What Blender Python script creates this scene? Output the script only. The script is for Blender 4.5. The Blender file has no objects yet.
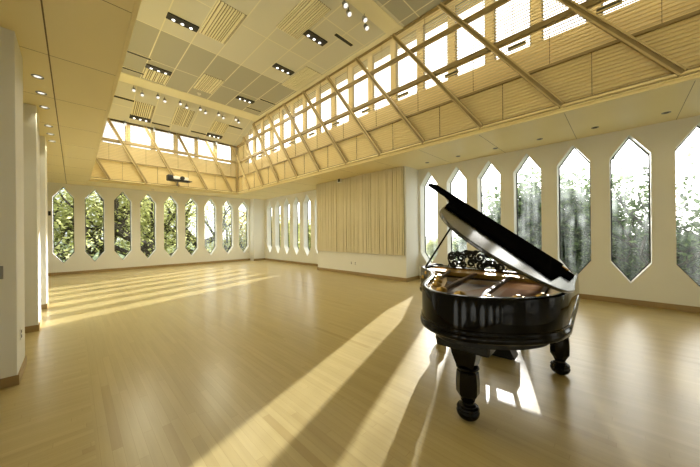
import bpy, bmesh, math, random
from mathutils import Vector, Matrix
random.seed(7)
C = bpy.context.scene.collection
PI = math.pi

# ------------------------------------------------------------------ materials
def mat(name, color, rough=.5, metal=0., spec=.5):
    m = bpy.data.materials.new(name); m.use_nodes = True
    b = m.node_tree.nodes['Principled BSDF']
    b.inputs['Base Color'].default_value = (*color, 1)
    b.inputs['Roughness'].default_value = rough
    b.inputs['Metallic'].default_value = metal
    b.inputs['Specular IOR Level'].default_value = spec
    return m
def nd(m, typ, **kw):
    n = m.node_tree.nodes.new(typ)
    for k, v in kw.items():
        setattr(n, k, v)
    return n
def lk(m, a, b): m.node_tree.links.new(a, b)
def bsdf(m): return m.node_tree.nodes['Principled BSDF']
def ramp(m, fac, c0, c1, p0=0., p1=1.):
    r = nd(m, 'ShaderNodeValToRGB')
    r.color_ramp.elements[0].color = (*c0, 1); r.color_ramp.elements[1].color = (*c1, 1)
    r.color_ramp.elements[0].position = p0; r.color_ramp.elements[1].position = p1
    lk(m, fac, r.inputs[0]); return r.outputs[0]
def noisy(name, c0, c1, scale=(1, 1, 1), rough=.5, metal=0., detail=4, spec=.5, bump=0.):
    m = mat(name, c0, rough, metal, spec)
    tc = nd(m, 'ShaderNodeTexCoord'); mp = nd(m, 'ShaderNodeMapping')
    mp.inputs['Scale'].default_value = scale
    n = nd(m, 'ShaderNodeTexNoise'); n.inputs['Scale'].default_value = 1; n.inputs['Detail'].default_value = detail
    lk(m, tc.outputs['Object'], mp.inputs[0]); lk(m, mp.outputs[0], n.inputs['Vector'])
    lk(m, ramp(m, n.outputs[0], c0, c1, .3, .7), bsdf(m).inputs['Base Color'])
    if bump:
        b = nd(m, 'ShaderNodeBump'); b.inputs['Strength'].default_value = bump; b.inputs['Distance'].default_value = .01
        lk(m, n.outputs[0], b.inputs['Height']); lk(m, b.outputs[0], bsdf(m).inputs['Normal'])
    return m
def emit(name, color, strength):
    m = mat(name, (.02, .02, .02)); b = bsdf(m)
    b.inputs['Emission Color'].default_value = (*color, 1); b.inputs['Emission Strength'].default_value = strength
    return m

M = {}
M['wall'] = noisy('wall paint', (.75, .75, .70), (.71, .71, .66), (.6, .6, .6), .75, spec=.2)
M['wood'] = noisy('maple veneer', (.82, .715, .41), (.77, .665, .37), (.5, 5, 14), .45)
M['wood_x'] = noisy('maple veneer cross', (.82, .715, .41), (.785, .68, .38), (1.2, .35, 8), .42)
M['slat'] = noisy('maple slats', (.76, .63, .36), (.68, .55, .29), (3, .5, 30), .5)
M['oak'] = noisy('rail wood', (.29, .22, .10), (.24, .18, .078), (4, 4, 4), .5)
M['ribedge'] = noisy('rib edge wood', (.52, .42, .22), (.46, .36, .18), (4, 4, 4), .5)
M['panelwood'] = noisy('panel slats', (.68, .62, .44), (.62, .56, .385), (2, 2, 1), .6)
M['groove'] = mat('groove', (.16, .12, .06), .8)
M['dark'] = mat('black fitting', (.012, .012, .012), .5)
M['white'] = mat('white plastic', (.8, .8, .78), .4)
M['grey'] = mat('grey metal', (.22, .23, .23), .5, .3)
M['bar'] = mat('dull dark grey', (.10, .095, .075), .8, 0, .1)
M['frame'] = mat('window frame metal', (.07, .075, .07), .8, 0, .1)
M['base'] = noisy('baseboard wood', (.33, .23, .10), (.28, .19, .08), (3, 3, 8), .4)
M['roof'] = mat('roof', (.3, .3, .29), .9)
M['lamp'] = emit('lamp glow', (1, .96, .88), 2.6)
M['lampdim'] = emit('lamp glow small', (1, .95, .84), .8)

# piano
M['lacq'] = mat('black lacquer', (.003, .0026, .002), .06, spec=.15)
M['lidlacq'] = mat('lid lacquer', (.004, .004, .004), .17, spec=1.0)
M['satin'] = mat('black satin', (.006, .006, .005), .35, spec=.25)
M['flap'] = mat('dull black', (.003, .003, .003), .7, spec=.0)
M['gold'] = mat('gilded plate', (.50, .33, .09), .5, .9)
M['gilt_dark'] = mat('old gilding', (.14, .085, .03), .7, .35)
M['brass'] = mat('brass', (.75, .52, .2), .22, 1)
M['string'] = mat('steel string', (.6, .55, .45), .3, 1)
M['copper'] = mat('copper string', (.5, .24, .09), .35, 1)
M['sound'] = noisy('spruce soundboard', (.20, .10, .03), (.15, .075, .02), (3, 40, 3), .35)
M['felt'] = mat('red felt', (.25, .03, .02), .9)
M['ivory'] = mat('ivory keys', (.8, .76, .66), .25)
M['bench'] = mat('black leather', (.012, .012, .012), .4)

# glass: thin, mostly clear, with a little dust that catches the sun
def glass(name, dirt, tint=(1, 1, 1)):
    m = bpy.data.materials.new(name); m.use_nodes = True
    nt = m.node_tree; nt.nodes.remove(nt.nodes['Principled BSDF']); out = nt.nodes['Material Output']
    tr = nd(m, 'ShaderNodeBsdfTransparent'); tr.inputs[0].default_value = (*tint, 1)
    gl = nd(m, 'ShaderNodeBsdfGlossy'); gl.inputs['Roughness'].default_value = .0
    fr = nd(m, 'ShaderNodeFresnel'); ge = nd(m, 'ShaderNodeNewGeometry'); io = nd(m, 'ShaderNodeMapRange'); io.inputs[3].default_value = 1.2; io.inputs[4].default_value = 1 / 1.2
    lk(m, ge.outputs['Backfacing'], io.inputs[0]); lk(m, io.outputs[0], fr.inputs[0])
    mx = nd(m, 'ShaderNodeMixShader')
    lk(m, fr.outputs[0], mx.inputs[0]); lk(m, tr.outputs[0], mx.inputs[1]); lk(m, gl.outputs[0], mx.inputs[2])
    last = mx.outputs[0]
    if dirt:
        tl = nd(m, 'ShaderNodeBsdfTranslucent'); tl.inputs[0].default_value = (.85, .9, .85, 1)
        tc = nd(m, 'ShaderNodeTexCoord'); mp = nd(m, 'ShaderNodeMapping'); mp.inputs['Scale'].default_value = (5, 5, .45)
        no = nd(m, 'ShaderNodeTexNoise'); no.inputs['Scale'].default_value = 1.5; no.inputs['Detail'].default_value = 6
        mr = nd(m, 'ShaderNodeMapRange'); mr.inputs[1].default_value = .35; mr.inputs[2].default_value = .75
        mr.inputs[3].default_value = 0; mr.inputs[4].default_value = dirt
        lk(m, tc.outputs['Object'], mp.inputs[0]); lk(m, mp.outputs[0], no.inputs['Vector']); lk(m, no.outputs[0], mr.inputs[0])
        m2 = nd(m, 'ShaderNodeMixShader'); lk(m, mr.outputs[0], m2.inputs[0]); lk(m, last, m2.inputs[1]); lk(m, tl.outputs[0], m2.inputs[2])
        last = m2.outputs[0]
    lk(m, last, out.inputs[0])
    return m
M['glass'] = glass('clear glass', 0)
M['glass_dirty'] = glass('dusty glass', .10)

# floor: narrow maple strips, along the room; cross-laid strip beside the piers
def floor_mat():
    m = mat('maple strip floor', (.5, .38, .2), .3)
    b = bsdf(m)
    tc = nd(m, 'ShaderNodeTexCoord'); sx = nd(m, 'ShaderNodeSeparateXYZ'); lk(m, tc.outputs['Object'], sx.inputs[0])
    a = nd(m, 'ShaderNodeCombineXYZ'); lk(m, sx.outputs[1], a.inputs[0]); lk(m, sx.outputs[0], a.inputs[1])
    c = nd(m, 'ShaderNodeCombineXYZ'); lk(m, sx.outputs[0], c.inputs[0]); lk(m, sx.outputs[1], c.inputs[1])
    gt = nd(m, 'ShaderNodeMath', operation='GREATER_THAN'); lk(m, sx.outputs[0], gt.inputs[0]); gt.inputs[1].default_value = .1
    mv = nd(m, 'ShaderNodeMix', data_type='VECTOR')
    lk(m, gt.outputs[0], mv.inputs[0]); lk(m, c.outputs[0], mv.inputs[4]); lk(m, a.outputs[0], mv.inputs[5])
    v = mv.outputs[1]
    sv = nd(m, 'ShaderNodeSeparateXYZ'); lk(m, v, sv.inputs[0])
    def mth(op, a_, b_=None):
        n = nd(m, 'ShaderNodeMath', operation=op)
        for k, q in enumerate((a_, b_)):
            if q is None: continue
            if hasattr(q, 'is_linked'): lk(m, q, n.inputs[k])
            else: n.inputs[k].default_value = q
        return n.outputs[0]
    rowf = mth('DIVIDE', sv.outputs[1], .06); row = mth('FLOOR', rowf)
    wr = nd(m, 'ShaderNodeTexWhiteNoise', noise_dimensions='1D'); lk(m, row, wr.inputs['W'])
    colf = mth('ADD', mth('DIVIDE', sv.outputs[0], 1.15), mth('MULTIPLY', wr.outputs[0], 7.3)); col = mth('FLOOR', colf)
    cc = nd(m, 'ShaderNodeCombineXYZ'); lk(m, row, cc.inputs[0]); lk(m, col, cc.inputs[1])
    wn = nd(m, 'ShaderNodeTexWhiteNoise', noise_dimensions='2D'); lk(m, cc.outputs[0], wn.inputs['Vector'])
    board = nd(m, 'ShaderNodeValToRGB'); lk(m, wn.outputs[0], board.inputs[0])
    el = board.color_ramp.elements; el[0].position = 0; el[0].color = (.37, .28, .11, 1); el[1].position = 1; el[1].color = (.455, .365, .165, 1)
    q_ = el.new(.03); q_.color = (.41, .325, .14, 1)
    seam = mth('MAXIMUM', mth('LESS_THAN', mth('FRACT', rowf), .03), mth('LESS_THAN', mth('FRACT', colf), .0025))
    br = nd(m, 'ShaderNodeMix', data_type='RGBA'); lk(m, mth('MULTIPLY', seam, .55), br.inputs[0]); lk(m, board.outputs[0], br.inputs[6]); br.inputs[7].default_value = (.26, .185, .05, 1)
    mp = nd(m, 'ShaderNodeMapping'); mp.inputs['Scale'].default_value = (1.4, 26, 1); lk(m, v, mp.inputs[0])
    no = nd(m, 'ShaderNodeTexNoise'); no.inputs['Scale'].default_value = 1; no.inputs['Detail'].default_value = 5; lk(m, mp.outputs[0], no.inputs['Vector'])
    g = ramp(m, no.outputs[0], (.90, .89, .86), (1.0, 1.0, 1.0), .3, .7)
    mu = nd(m, 'ShaderNodeMix', data_type='RGBA', blend_type='MULTIPLY'); mu.inputs[0].default_value = 1
    lk(m, br.outputs[2], mu.inputs[6]); lk(m, g, mu.inputs[7]); lk(m, mu.outputs[2], b.inputs['Base Color'])
    b.inputs['Roughness'].default_value = .28
    bp = nd(m, 'ShaderNodeBump'); bp.inputs['Strength'].default_value = .06; bp.inputs['Distance'].default_value = .004
    lk(m, no.outputs[0], bp.inputs['Height']); lk(m, bp.outputs[0], b.inputs['Normal'])
    return m
M['floor'] = floor_mat()

def ceil_mat():
    # pale acoustic tiles with a lighter grid; a band of greyer fabric tiles
    m = mat('ceiling tiles', (.6, .53, .36), .8, spec=.1)
    tc = nd(m, 'ShaderNodeTexCoord'); sx = nd(m, 'ShaderNodeSeparateXYZ'); lk(m, tc.outputs['Object'], sx.inputs[0])
    a = nd(m, 'ShaderNodeCombineXYZ')
    ad = nd(m, 'ShaderNodeMath', operation='ADD'); ad.inputs[1].default_value = -1.59 + .69 * 8; lk(m, sx.outputs[0], ad.inputs[0])
    ay = nd(m, 'ShaderNodeMath', operation='ADD'); ay.inputs[1].default_value = -8.3 + 1.62 * 8; lk(m, sx.outputs[1], ay.inputs[0])
    lk(m, ad.outputs[0], a.inputs[0]); lk(m, ay.outputs[0], a.inputs[1])
    br = nd(m, 'ShaderNodeTexBrick'); lk(m, a.outputs[0], br.inputs['Vector']); br.offset = 0
    br.inputs['Scale'].default_value = 1; br.inputs['Brick Width'].default_value = .69; br.inputs['Row Height'].default_value = 1.62
    br.inputs['Mortar Size'].default_value = .014; br.inputs['Bias'].default_value = -.4
    br.inputs['Color1'].default_value = (.64, .64, .585, 1); br.inputs['Color2'].default_value = (.59, .59, .54, 1)
    br.inputs['Mortar'].default_value = (.76, .74, .62, 1)
    lo = nd(m, 'ShaderNodeMath', operation='GREATER_THAN'); lo.inputs[1].default_value = 8.3; lk(m, sx.outputs[1], lo.inputs[0])
    hi = nd(m, 'ShaderNodeMath', operation='LESS_THAN'); hi.inputs[1].default_value = 11.3; lk(m, sx.outputs[1], hi.inputs[0])
    b2 = nd(m, 'ShaderNodeMath', operation='MULTIPLY'); lk(m, lo.outputs[0], b2.inputs[0]); lk(m, hi.outputs[0], b2.inputs[1])
    lo2 = nd(m, 'ShaderNodeMath', operation='LESS_THAN'); lo2.inputs[1].default_value = 3.85; lk(m, sx.outputs[1], lo2.inputs[0])
    b3 = nd(m, 'ShaderNodeMath', operation='MAXIMUM'); lk(m, b2.outputs[0], b3.inputs[0]); lk(m, lo2.outputs[0], b3.inputs[1])
    fm = nd(m, 'ShaderNodeMath', operation='SUBTRACT'); fm.inputs[0].default_value = 1; lk(m, br.outputs['Fac'], fm.inputs[1])
    b4 = nd(m, 'ShaderNodeMath', operation='MULTIPLY'); lk(m, b3.outputs[0], b4.inputs[0]); lk(m, fm.outputs[0], b4.inputs[1])
    mx = nd(m, 'ShaderNodeMix', data_type='RGBA'); lk(m, b4.outputs[0], mx.inputs[0])
    lk(m, br.outputs[0], mx.inputs[6]); mx.inputs[7].default_value = (.42, .42, .38, 1)
    lk(m, mx.outputs[2], bsdf(m).inputs['Base Color'])
    return m
M['ceil'] = ceil_mat()
M['ceiltrim'] = mat('ceiling trim', (.80, .77, .60), .7)

def leaf_mat(name, c0, c1):
    m = bpy.data.materials.new(name); m.use_nodes = True
    nt = m.node_tree; nt.nodes.remove(nt.nodes['Principled BSDF'])
    g = nd(m, 'ShaderNodeNewGeometry')
    r = nd(m, 'ShaderNodeValToRGB'); r.color_ramp.elements[0].color = (*c0, 1); r.color_ramp.elements[1].color = (*c1, 1)
    lk(m, g.outputs['Random Per Island'], r.inputs[0])
    d = nd(m, 'ShaderNodeBsdfDiffuse'); t = nd(m, 'ShaderNodeBsdfTranslucent'); mx = nd(m, 'ShaderNodeMixShader'); mx.inputs[0].default_value = .45
    lk(m, r.outputs[0], d.inputs[0]); lk(m, r.outputs[0], t.inputs[0]); lk(m, d.outputs[0], mx.inputs[1]); lk(m, t.outputs[0], mx.inputs[2])
    lk(m, mx.outputs[0], nt.nodes['Material Output'].inputs[0])
    return m
M['leaf'] = leaf_mat('green leaves', (.33, .37, .10), (.82, .80, .40))
M['leaf_dark'] = leaf_mat('dark leaves', (.06, .10, .045), (.22, .29, .12))
M['leaf_yellow'] = leaf_mat('yellow leaves', (.5, .42, .08), (.9, .72, .25))
M['bark'] = noisy('bark', (.035, .028, .02), (.07, .055, .04), (6, 6, 2), .9)
M['lawn'] = noisy('lawn', (.07, .11, .03), (.12, .16, .05), (.4, .4, .4), .9)

# ------------------------------------------------------------------ mesh helpers
def bmnew(): return bmesh.new()
def box(bm, x0, x1, y0, y1, z0, z1, mi=0, mx=None):
    vs = [bm.verts.new((x, y, z)) for z in (z0, z1) for y in (y0, y1) for x in (x0, x1)]
    if mx is not None:
        for v in vs: v.co = mx @ v.co
    for f in ((0, 2, 3, 1), (4, 5, 7, 6), (0, 1, 5, 4), (2, 6, 7, 3), (0, 4, 6, 2), (1, 3, 7, 5)):
        bm.faces.new([vs[i] for i in f]).material_index = mi
def prism(bm, pts, h0, h1, f, mi=0, cap=True):
    """closed outline pts [(a,b)] extruded h0..h1; f(a,b,h) gives the point"""
    a = [bm.verts.new(f(p[0], p[1], h0)) for p in pts]; b = [bm.verts.new(f(p[0], p[1], h1)) for p in pts]
    n = len(pts)
    for i in range(n):
        bm.faces.new((a[i], a[(i + 1) % n], b[(i + 1) % n], b[i])).material_index = mi
    if cap:
        bm.faces.new(a[::-1]).material_index = mi; bm.faces.new(b).material_index = mi
def ring(bm, outer, inner, h0, h1, f, mi=0):
    n = len(outer)
    L = [[bm.verts.new(f(p[0], p[1], h)) for p in pts] for pts in (outer, inner) for h in (h0, h1)]
    o0, o1, i0, i1 = L
    for i in range(n):
        j = (i + 1) % n
        for q in ((o0[i], o0[j], o1[j], o1[i]), (i0[j], i0[i], i1[i], i1[j]), (o1[i], o1[j], i1[j], i1[i]), (o0[j], o0[i], i0[i], i0[j])):
            bm.faces.new(q).material_index = mi
def tube(bm, pts, radii, n=8, mi=0, cap=True):
    pts = [Vector(p) for p in pts]; rings = []
    for i, p in enumerate(pts):
        d = (pts[min(i + 1, len(pts) - 1)] - pts[max(i - 1, 0)]).normalized()
        ref = Vector((0, 0, 1)) if abs(d.z) < .9 else Vector((1, 0, 0))
        s = d.cross(ref).normalized(); t = d.cross(s)
        r = radii[i] if hasattr(radii, '__len__') else radii
        rings.append([bm.verts.new(p + r * (math.cos(2 * PI * k / n) * s + math.sin(2 * PI * k / n) * t)) for k in range(n)])
    for a, b in zip(rings, rings[1:]):
        for k in range(n):
            bm.faces.new((a[k], a[(k + 1) % n], b[(k + 1) % n], b[k])).material_index = mi
    if cap:
        bm.faces.new(rings[0][::-1]).material_index = mi; bm.faces.new(rings[-1]).material_index = mi
def lathe(bm, prof, n=24, c=(0, 0), mi=0, ph=0.):
    """prof [(r,z)] bottom to top about a vertical axis"""
    rings = [[bm.verts.new((c[0] + r * math.cos(2 * PI * k / n + ph), c[1] + r * math.sin(2 * PI * k / n + ph), z)) for k in range(n)] for r, z in prof]
    for a, b in zip(rings, rings[1:]):
        for k in range(n):
            bm.faces.new((a[k], a[(k + 1) % n], b[(k + 1) % n], b[k])).material_index = mi
    bm.faces.new(rings[0][::-1]).material_index = mi; bm.faces.new(rings[-1]).material_index = mi
def obj(name, bm, mats, parent=None, loc=None, smooth=False, bevel=0., angle=35):
    bmesh.ops.recalc_face_normals(bm, faces=bm.faces)
    me = bpy.data.meshes.new(name); bm.to_mesh(me); bm.free()
    for m in (mats if isinstance(mats, (list, tuple)) else [mats]): me.materials.append(m)
    o = bpy.data.objects.new(name, me); C.objects.link(o)
    if parent is not None: o.parent = parent
    if loc is not None: o.location = loc
    if smooth:
        for p in me.polygons: p.use_smooth = True
        bm2 = bmesh.new(); bm2.from_mesh(me)
        for e in bm2.edges:
            if len(e.link_faces) == 2 and e.calc_face_angle(0) > math.radians(angle): e.smooth = False
        bm2.to_mesh(me); bm2.free()
    if bevel:
        b = o.modifiers.new('bevel', 'BEVEL'); b.width = bevel; b.segments = 2; b.limit_method = 'ANGLE'
    return o
def tag(o, label=None, cat=None, group=None, kind=None):
    for k, v in (('label', label), ('category', cat), ('group', group), ('kind', kind)):
        if v: o[k] = v
    return o
def thing(name, label, cat, loc=(0, 0, 0), rot=(0, 0, 0), group=None):
    o = bpy.data.objects.new(name, None); C.objects.link(o); o.empty_display_size = .1
    o.location = loc; o.rotation_euler = rot
    return tag(o, label, cat, group)
def struct(name, bm, m, label, cat, parent=None, **kw):
    return tag(obj(name, bm, m, parent, **kw), label, cat, kind='structure')
def dup(root, loc, rot=None, label=None, group=None):
    r = root.copy(); C.objects.link(r); r.location = loc
    if rot is not None: r.rotation_euler = rot
    if label: r['label'] = label
    if group: r['group'] = group
    for ch in list(root.children):
        c = ch.copy(); C.objects.link(c); c.parent = r
        for g in list(ch.children):
            d = g.copy(); C.objects.link(d); d.parent = c
    return r
NTH = ['first', 'second', 'third', 'fourth', 'fifth', 'sixth', 'seventh', 'eighth', 'ninth', 'tenth', 'eleventh', 'twelfth',
       'thirteenth', 'fourteenth', 'fifteenth', 'sixteenth', 'seventeenth', 'eighteenth', 'nineteenth', 'twentieth']

# ------------------------------------------------------------------ dimensions
XR, YF, HS = 8.007, 15.58, 3.594          # right wall, far wall, soffit height
XP = -.41                                 # room face of the left piers
XL, YB = -.9, -4.0                        # recess wall, wall behind the viewer
LX, LXL, LY, LYB = 5.96, .40, 14.035, -2.6  # raised middle: right, left, far, near sides
HC, HA, HB, HCR, HD = 6.744, 6.03, 5.23, 4.452, 3.68   # ceiling and rails of the raised part
TW = .30                                  # wall thickness
ZT, ZB, ZSU, ZSL, HW = 3.482, .436, 3.05, .86, .295     # pointed windows

# ------------------------------------------------------------------ floor
bm = bmnew(); box(bm, XL - .3, XR + .3, YB - .3, YF + .3, -.25, 0)
struct('floor', bm, M['floor'], 'pale maple strip floor of the hall', 'floor')

# ------------------------------------------------------------------ walls with pointed windows
def hexa(c, hw=HW, zt=ZT, zb=ZB, su=ZSU, sl=ZSL):
    return [(c, zt), (c - hw, su), (c - hw, sl), (c, zb), (c + hw, sl), (c + hw, su)]
def pointed_wall(name, s0, s1, z0, z1, centres, f, label, thick=TW):
    bm = bmnew(); cs = sorted(centres)
    def face(pts):
        for d in (0, thick): bm.faces.new([bm.verts.new(f(s, z, d)) for s, z in pts])
    x = s0
    for c in cs:
        face([(x, z0), (c - HW, z0), (c - HW, z1), (x, z1)]); x = c + HW
        face([(c - HW, z1), (c - HW, ZSU), (c, ZT), (c + HW, ZSU), (c + HW, z1)])
        face([(c - HW, z0), (c - HW, ZSL), (c, ZB), (c + HW, ZSL), (c + HW, z0)])
        h = hexa(c)
        for i in range(6):
            a, b = h[i], h[(i + 1) % 6]
            bm.faces.new([bm.verts.new(f(*q)) for q in ((*a, 0), (*b, 0), (*b, thick), (*a, thick))])
    face([(x, z0), (s1, z0), (s1, z1), (x, z1)])
    for a, b in (((s0, z0), (s1, z0)), ((s1, z0), (s1, z1)), ((s1, z1), (s0, z1)), ((s0, z1), (s0, z0))):
        bm.faces.new([bm.verts.new(f(*q)) for q in ((*a, 0), (*b, 0), (*b, thick), (*a, thick))])
    bmesh.ops.remove_doubles(bm, verts=bm.verts, dist=1e-4)
    return struct(name, bm, M['wall'], label, 'wall')
fr = lambda s, z, d: (XR + d, s, z)
ff = lambda s, z, d: (s, YF + d, z)
RW = [4.376 - .901 * i for i in range(-0, 9)]          # windows of the right wall, far one first
SW = [14.50 - .905 * i for i in range(6)]              # the small group beyond the projecting block
FW = [-.278 + .906 * i for i in range(9)]              # windows of the far wall, left one first
pointed_wall('wall_right', YB, YF, 0, HS + .3, RW + SW, fr, 'white side wall with pointed windows behind the piano')
pointed_wall('wall_far', XL - .3, XR, 0, HS + .3, FW, ff, 'white end wall with nine pointed windows')
bm = bmnew(); box(bm, XL - .3, XL, YB, YF, 0, HS + .3)
struct('wall_left', bm, M['wall'], 'white recessed wall between the piers', 'wall')
bm = bmnew(); box(bm, XL - .3, XR + .3, YB - .3, YB, 0, HS + .3)
struct('wall_back', bm, M['wall'], 'plain white wall at the near end of the hall', 'wall')
win_n = [0]
def window(c, f, label, gm, d=.265):
    win_n[0] += 1
    bm = bmnew()
    inner = hexa(c, HW - .024, ZT - .03, ZB + .03, ZSU - .005, ZSL + .005)
    ring(bm, hexa(c, HW - .002, ZT - .003, ZB + .003), inner, d - .006, d + .022, f)
    w = struct('window_%d' % win_n[0], bm, M['frame'], label, 'window')
    bm = bmnew(); prism(bm, hexa(c, HW - .02, ZT - .025, ZB + .025), d + .006, d + .014, f)
    obj('pane', bm, gm, w)
for i, c in enumerate(FW):
    window(c, ff, '%s pointed window from the left on the end wall' % NTH[i] if i not in (0, 8) else
           ('leftmost pointed window on the end wall, beside the white piers' if i == 0 else 'rightmost pointed window on the end wall, at the corner'), M['glass'] if i < 6 else M['glass_dirty'])
for i, c in enumerate(SW):
    window(c, fr, ('%s narrow-looking side window from the far corner, beyond the slatted panel' % NTH[i]) if i < 5 else
           'side window mostly hidden behind the projecting slatted block', M['glass'])
for i, c in enumerate(RW):
    window(c, fr, '%s pointed side window counted from the slatted block past the piano' % NTH[i], M['glass_dirty'])

# piers on the left, corner pier, projecting block
PIERS = [(-.30, .30), (2.05, 2.65), (4.37, 4.99), (6.62, 7.22), (8.52, 9.12), (10.75, 11.3), (12.9, 13.5)]
for i, (y0, y1) in enumerate(PIERS[2:5]):
    bm = bmnew(); box(bm, XL - .02, XP, y0, y1, 0, HS + .01)
    struct('pillar_%d' % (i + 1), bm, M['wall'], ['nearest white pier with an outlet at the left edge', 'middle white pier on the left', 'farthest white pier on the left'][i], 'pillar', bevel=.006)
    b = bmnew(); box(b, XL, XP + .012, y0 - .012, y1 + .012, 0, .1)
    struct('trim_pier_%d' % (i + 1), b, M['base'], ['wooden skirting round the nearest left pier', 'wooden skirting round the middle left pier', 'wooden skirting round the farthest left pier'][i], 'skirting')
bm = bmnew(); box(bm, 7.33, XR + .02, 15.08, YF + .02, 0, HS + .01)
struct('pillar_4', bm, M['wall'], 'white corner pier between end wall and narrow side windows', 'pillar')
bm = bmnew(); box(bm, 7.26, XR + .02, 4.75, 9.12, 0, HS + .01)
struct('wall_projecting', bm, M['wall'], 'white projecting block carrying the slatted panel', 'wall')
# slatted panel on the block: uneven vertical battens over a dark back
pan = thing('slatted_wall_panel', 'tall beige panel of vertical battens on the projecting block', 'wall panel', (7.26, 6.93, .81))
bm = bmnew(); box(bm, -.02, .0, -2.13, 2.19, 0, 2.78); obj('backing', bm, M['groove'], pan)
bm = bmnew(); y = -2.13
rp = random.Random(3)
while y < 2.17:
    w = rp.choice([.045, .05, .06, .07, .085, .055]); d = rp.choice([.025, .03, .035, .045])
    w = min(w, 2.19 - y)
    box(bm, -.02 - d, -.018, y, y + w - .012, 0, 2.78); y += w
obj('battens', bm, M['panelwood'], pan)

# baseboards
def bb(name, x0, x1, y0, y1, label):
    b = bmnew(); box(b, x0, x1, y0, y1, 0, .11); struct(name, b, M['base'], label, 'skirting', bevel=.004)
bb('baseboard_far', XL, 7.33, YF - .02, YF, 'wooden skirting along the end wall')
bb('baseboard_right', XR - .02, XR, YB, 4.75, 'wooden skirting under the windows behind the piano')
bb('baseboard_right_far', XR - .02, XR, 9.12, 15.08, 'wooden skirting under the narrow side windows')
bb('baseboard_block', 7.24, 7.26, 4.73, 9.14, 'wooden skirting along the projecting block')
bb('baseboard_block_end', 7.26, XR - .02, 4.73, 4.75, 'wooden skirting on the near end of the projecting block')
bb('baseboard_pier', 7.31, XR - .02, 15.06, 15.08, 'wooden skirting on the corner pier')
bb('baseboard_left', XL, XL + .015, YB, YF - .02, 'wooden skirting along the recessed left wall')

# ------------------------------------------------------------------ lower ceilings (wood soffits)
def soffit(name, x0, x1, y0, y1, label, mt, joints_x=(), joints_y=()):
    b = bmnew(); box(b, x0, x1, y0, y1, HS, HS + .3)
    for x in joints_x: box(b, x - .006, x + .006, y0, y1, HS - .0012, HS + .01, 1)
    for yy in joints_y: box(b, x0 + .005, x1 - .005, yy - .004, yy + .004, HS - .001, HS + .01, 2)
    struct(name, b, [mt, M['groove'], M['oak']], label, 'ceiling')
soffit('ceiling_left', XL - .3, LXL, YB, YF, 'low veneered ceiling over the left piers', M['wood_x'], (-.19,), [4.67 + 1.42 * k for k in range(-6, 8)])
soffit('ceiling_right', 6.06, XR + .3, YB, YF, 'low veneered ceiling over the side windows', M['wood_x'], (), [.7 + 1.45 * k for k in range(-3, 11)])
soffit('ceiling_far', LXL, 6.06, 14.27, YF + .3, 'low veneered ceiling in front of the end windows', M['wood_x'])
soffit('ceiling_near', LXL, 6.06, YB - .3, LYB, 'low veneered ceiling at the near end', M['wood_x'])

# mouldings below the raised screens
def moulding_r():
    b = bmnew(); y0, y1 = LYB, LY + .2
    for x0, x1, z0, z1 in ((6.0, 6.09, HS - .012, HS + .03), (5.975, 6.1, HS + .03, HS + .055), (5.99, 6.1, HS + .055, HD - .02), (5.93, 6.1, HD - .02, HD + .012), (5.955, 6.1, HD + .012, HD + .045)):
        box(b, x0, x1, y0, y1, z0, z1, 1 if x0 in (5.99, 5.955) else 0)  # set-back steps get the darker wood: recess shading put into the colour
    return b
struct('trim_1', moulding_r(), [M['wood'], M['oak']], 'stepped wooden moulding under the right clerestory screen', 'moulding')
b = bmnew()
for y0, z0, z1 in ((14.2, HS - .012, HS + .03), (14.1, HS + .03, HS + .055), (14.13, HS + .055, HD - .02), (LY - .03, HD - .02, HD + .012), (LY - .005, HD + .012, HD + .045)):
    box(b, LXL, 6.0, y0, 14.3, z0, z1, 1 if y0 in (14.13, LY - .005) else 0)  # same painted shade: darker material on the recessed steps
struct('trim_2', b, [M['wood'], M['oak']], 'stepped wooden moulding under the far clerestory screen', 'moulding')
b = bmnew(); box(b, LXL - .002, LXL + .035, LYB, LY, HS - .012, HS + .12); box(b, LXL, LXL + .02, LYB, LY, HS + .12, HS + .3)
struct('trim_3', b, M['wood'], 'wooden edge strip of the left low ceiling', 'moulding')

# ------------------------------------------------------------------ raised part: ceiling
YC0 = 12.0
b = bmnew()
prism(b, [(LYB, HC), (YC0, HC), (LY + .04, HA), (LY + .04, HC + .2), (LYB, HC + .2)], LXL - .1, LX + .02, lambda y, z, x: (x, y, z))
struct('ceiling', b, M['ceil'], 'raised tiled ceiling sloping down at the far end', 'ceiling')
b = bmnew(); box(b, LXL - .6, LX + 1.3, LYB - .3, LY + 1.3, 7.30, 7.45)
struct('roof', b, M['roof'], 'flat roof slab over the raised ceiling', 'roof')
b = bmnew(); box(b, LX + .02, LX + .04, LYB, LY + .04, HC - .01, 7.31); box(b, LXL, LX + .02, LY + .04, LY + .06, HA, 7.31)
struct('wall_plenum', b, M['wall'], 'plain upstand between raised ceiling and roof', 'wall')
def ctrim(y0, y1, n, label):
    b = bmnew(); box(b, LXL, LX, y0, y1, HC - .018, HC + .01); struct('trim_%d' % n, b, M['ceiltrim'], label, 'ceiling trim')
ctrim(11.32, 11.95, 4, 'plain pale ceiling band at the far row of spotlights')
ctrim(3.92, 4.33, 5, 'plain pale ceiling band at the near row of spotlights')
b = bmnew(); box(b, LX - .17, LX - .02, 3.9, YC0, HC - .022, HC + .01); struct('trim_6', b, M['ceiltrim'], 'pale ceiling border along the right screen', 'ceiling trim')
b = bmnew(); box(b, LXL - .1, LXL, LYB, LY, HS + .3, 7.31)
struct('wall_upper_left', b, M['wood'], 'veneered upright wall of the raised part above the left ceiling', 'wall')
b = bmnew(); box(b, LXL, LX + .6, LYB - .1, LYB, HS + .3, 7.31)
struct('wall_upper_near', b, M['wood'], 'veneered upright wall of the raised part at the near end', 'wall')

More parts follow.
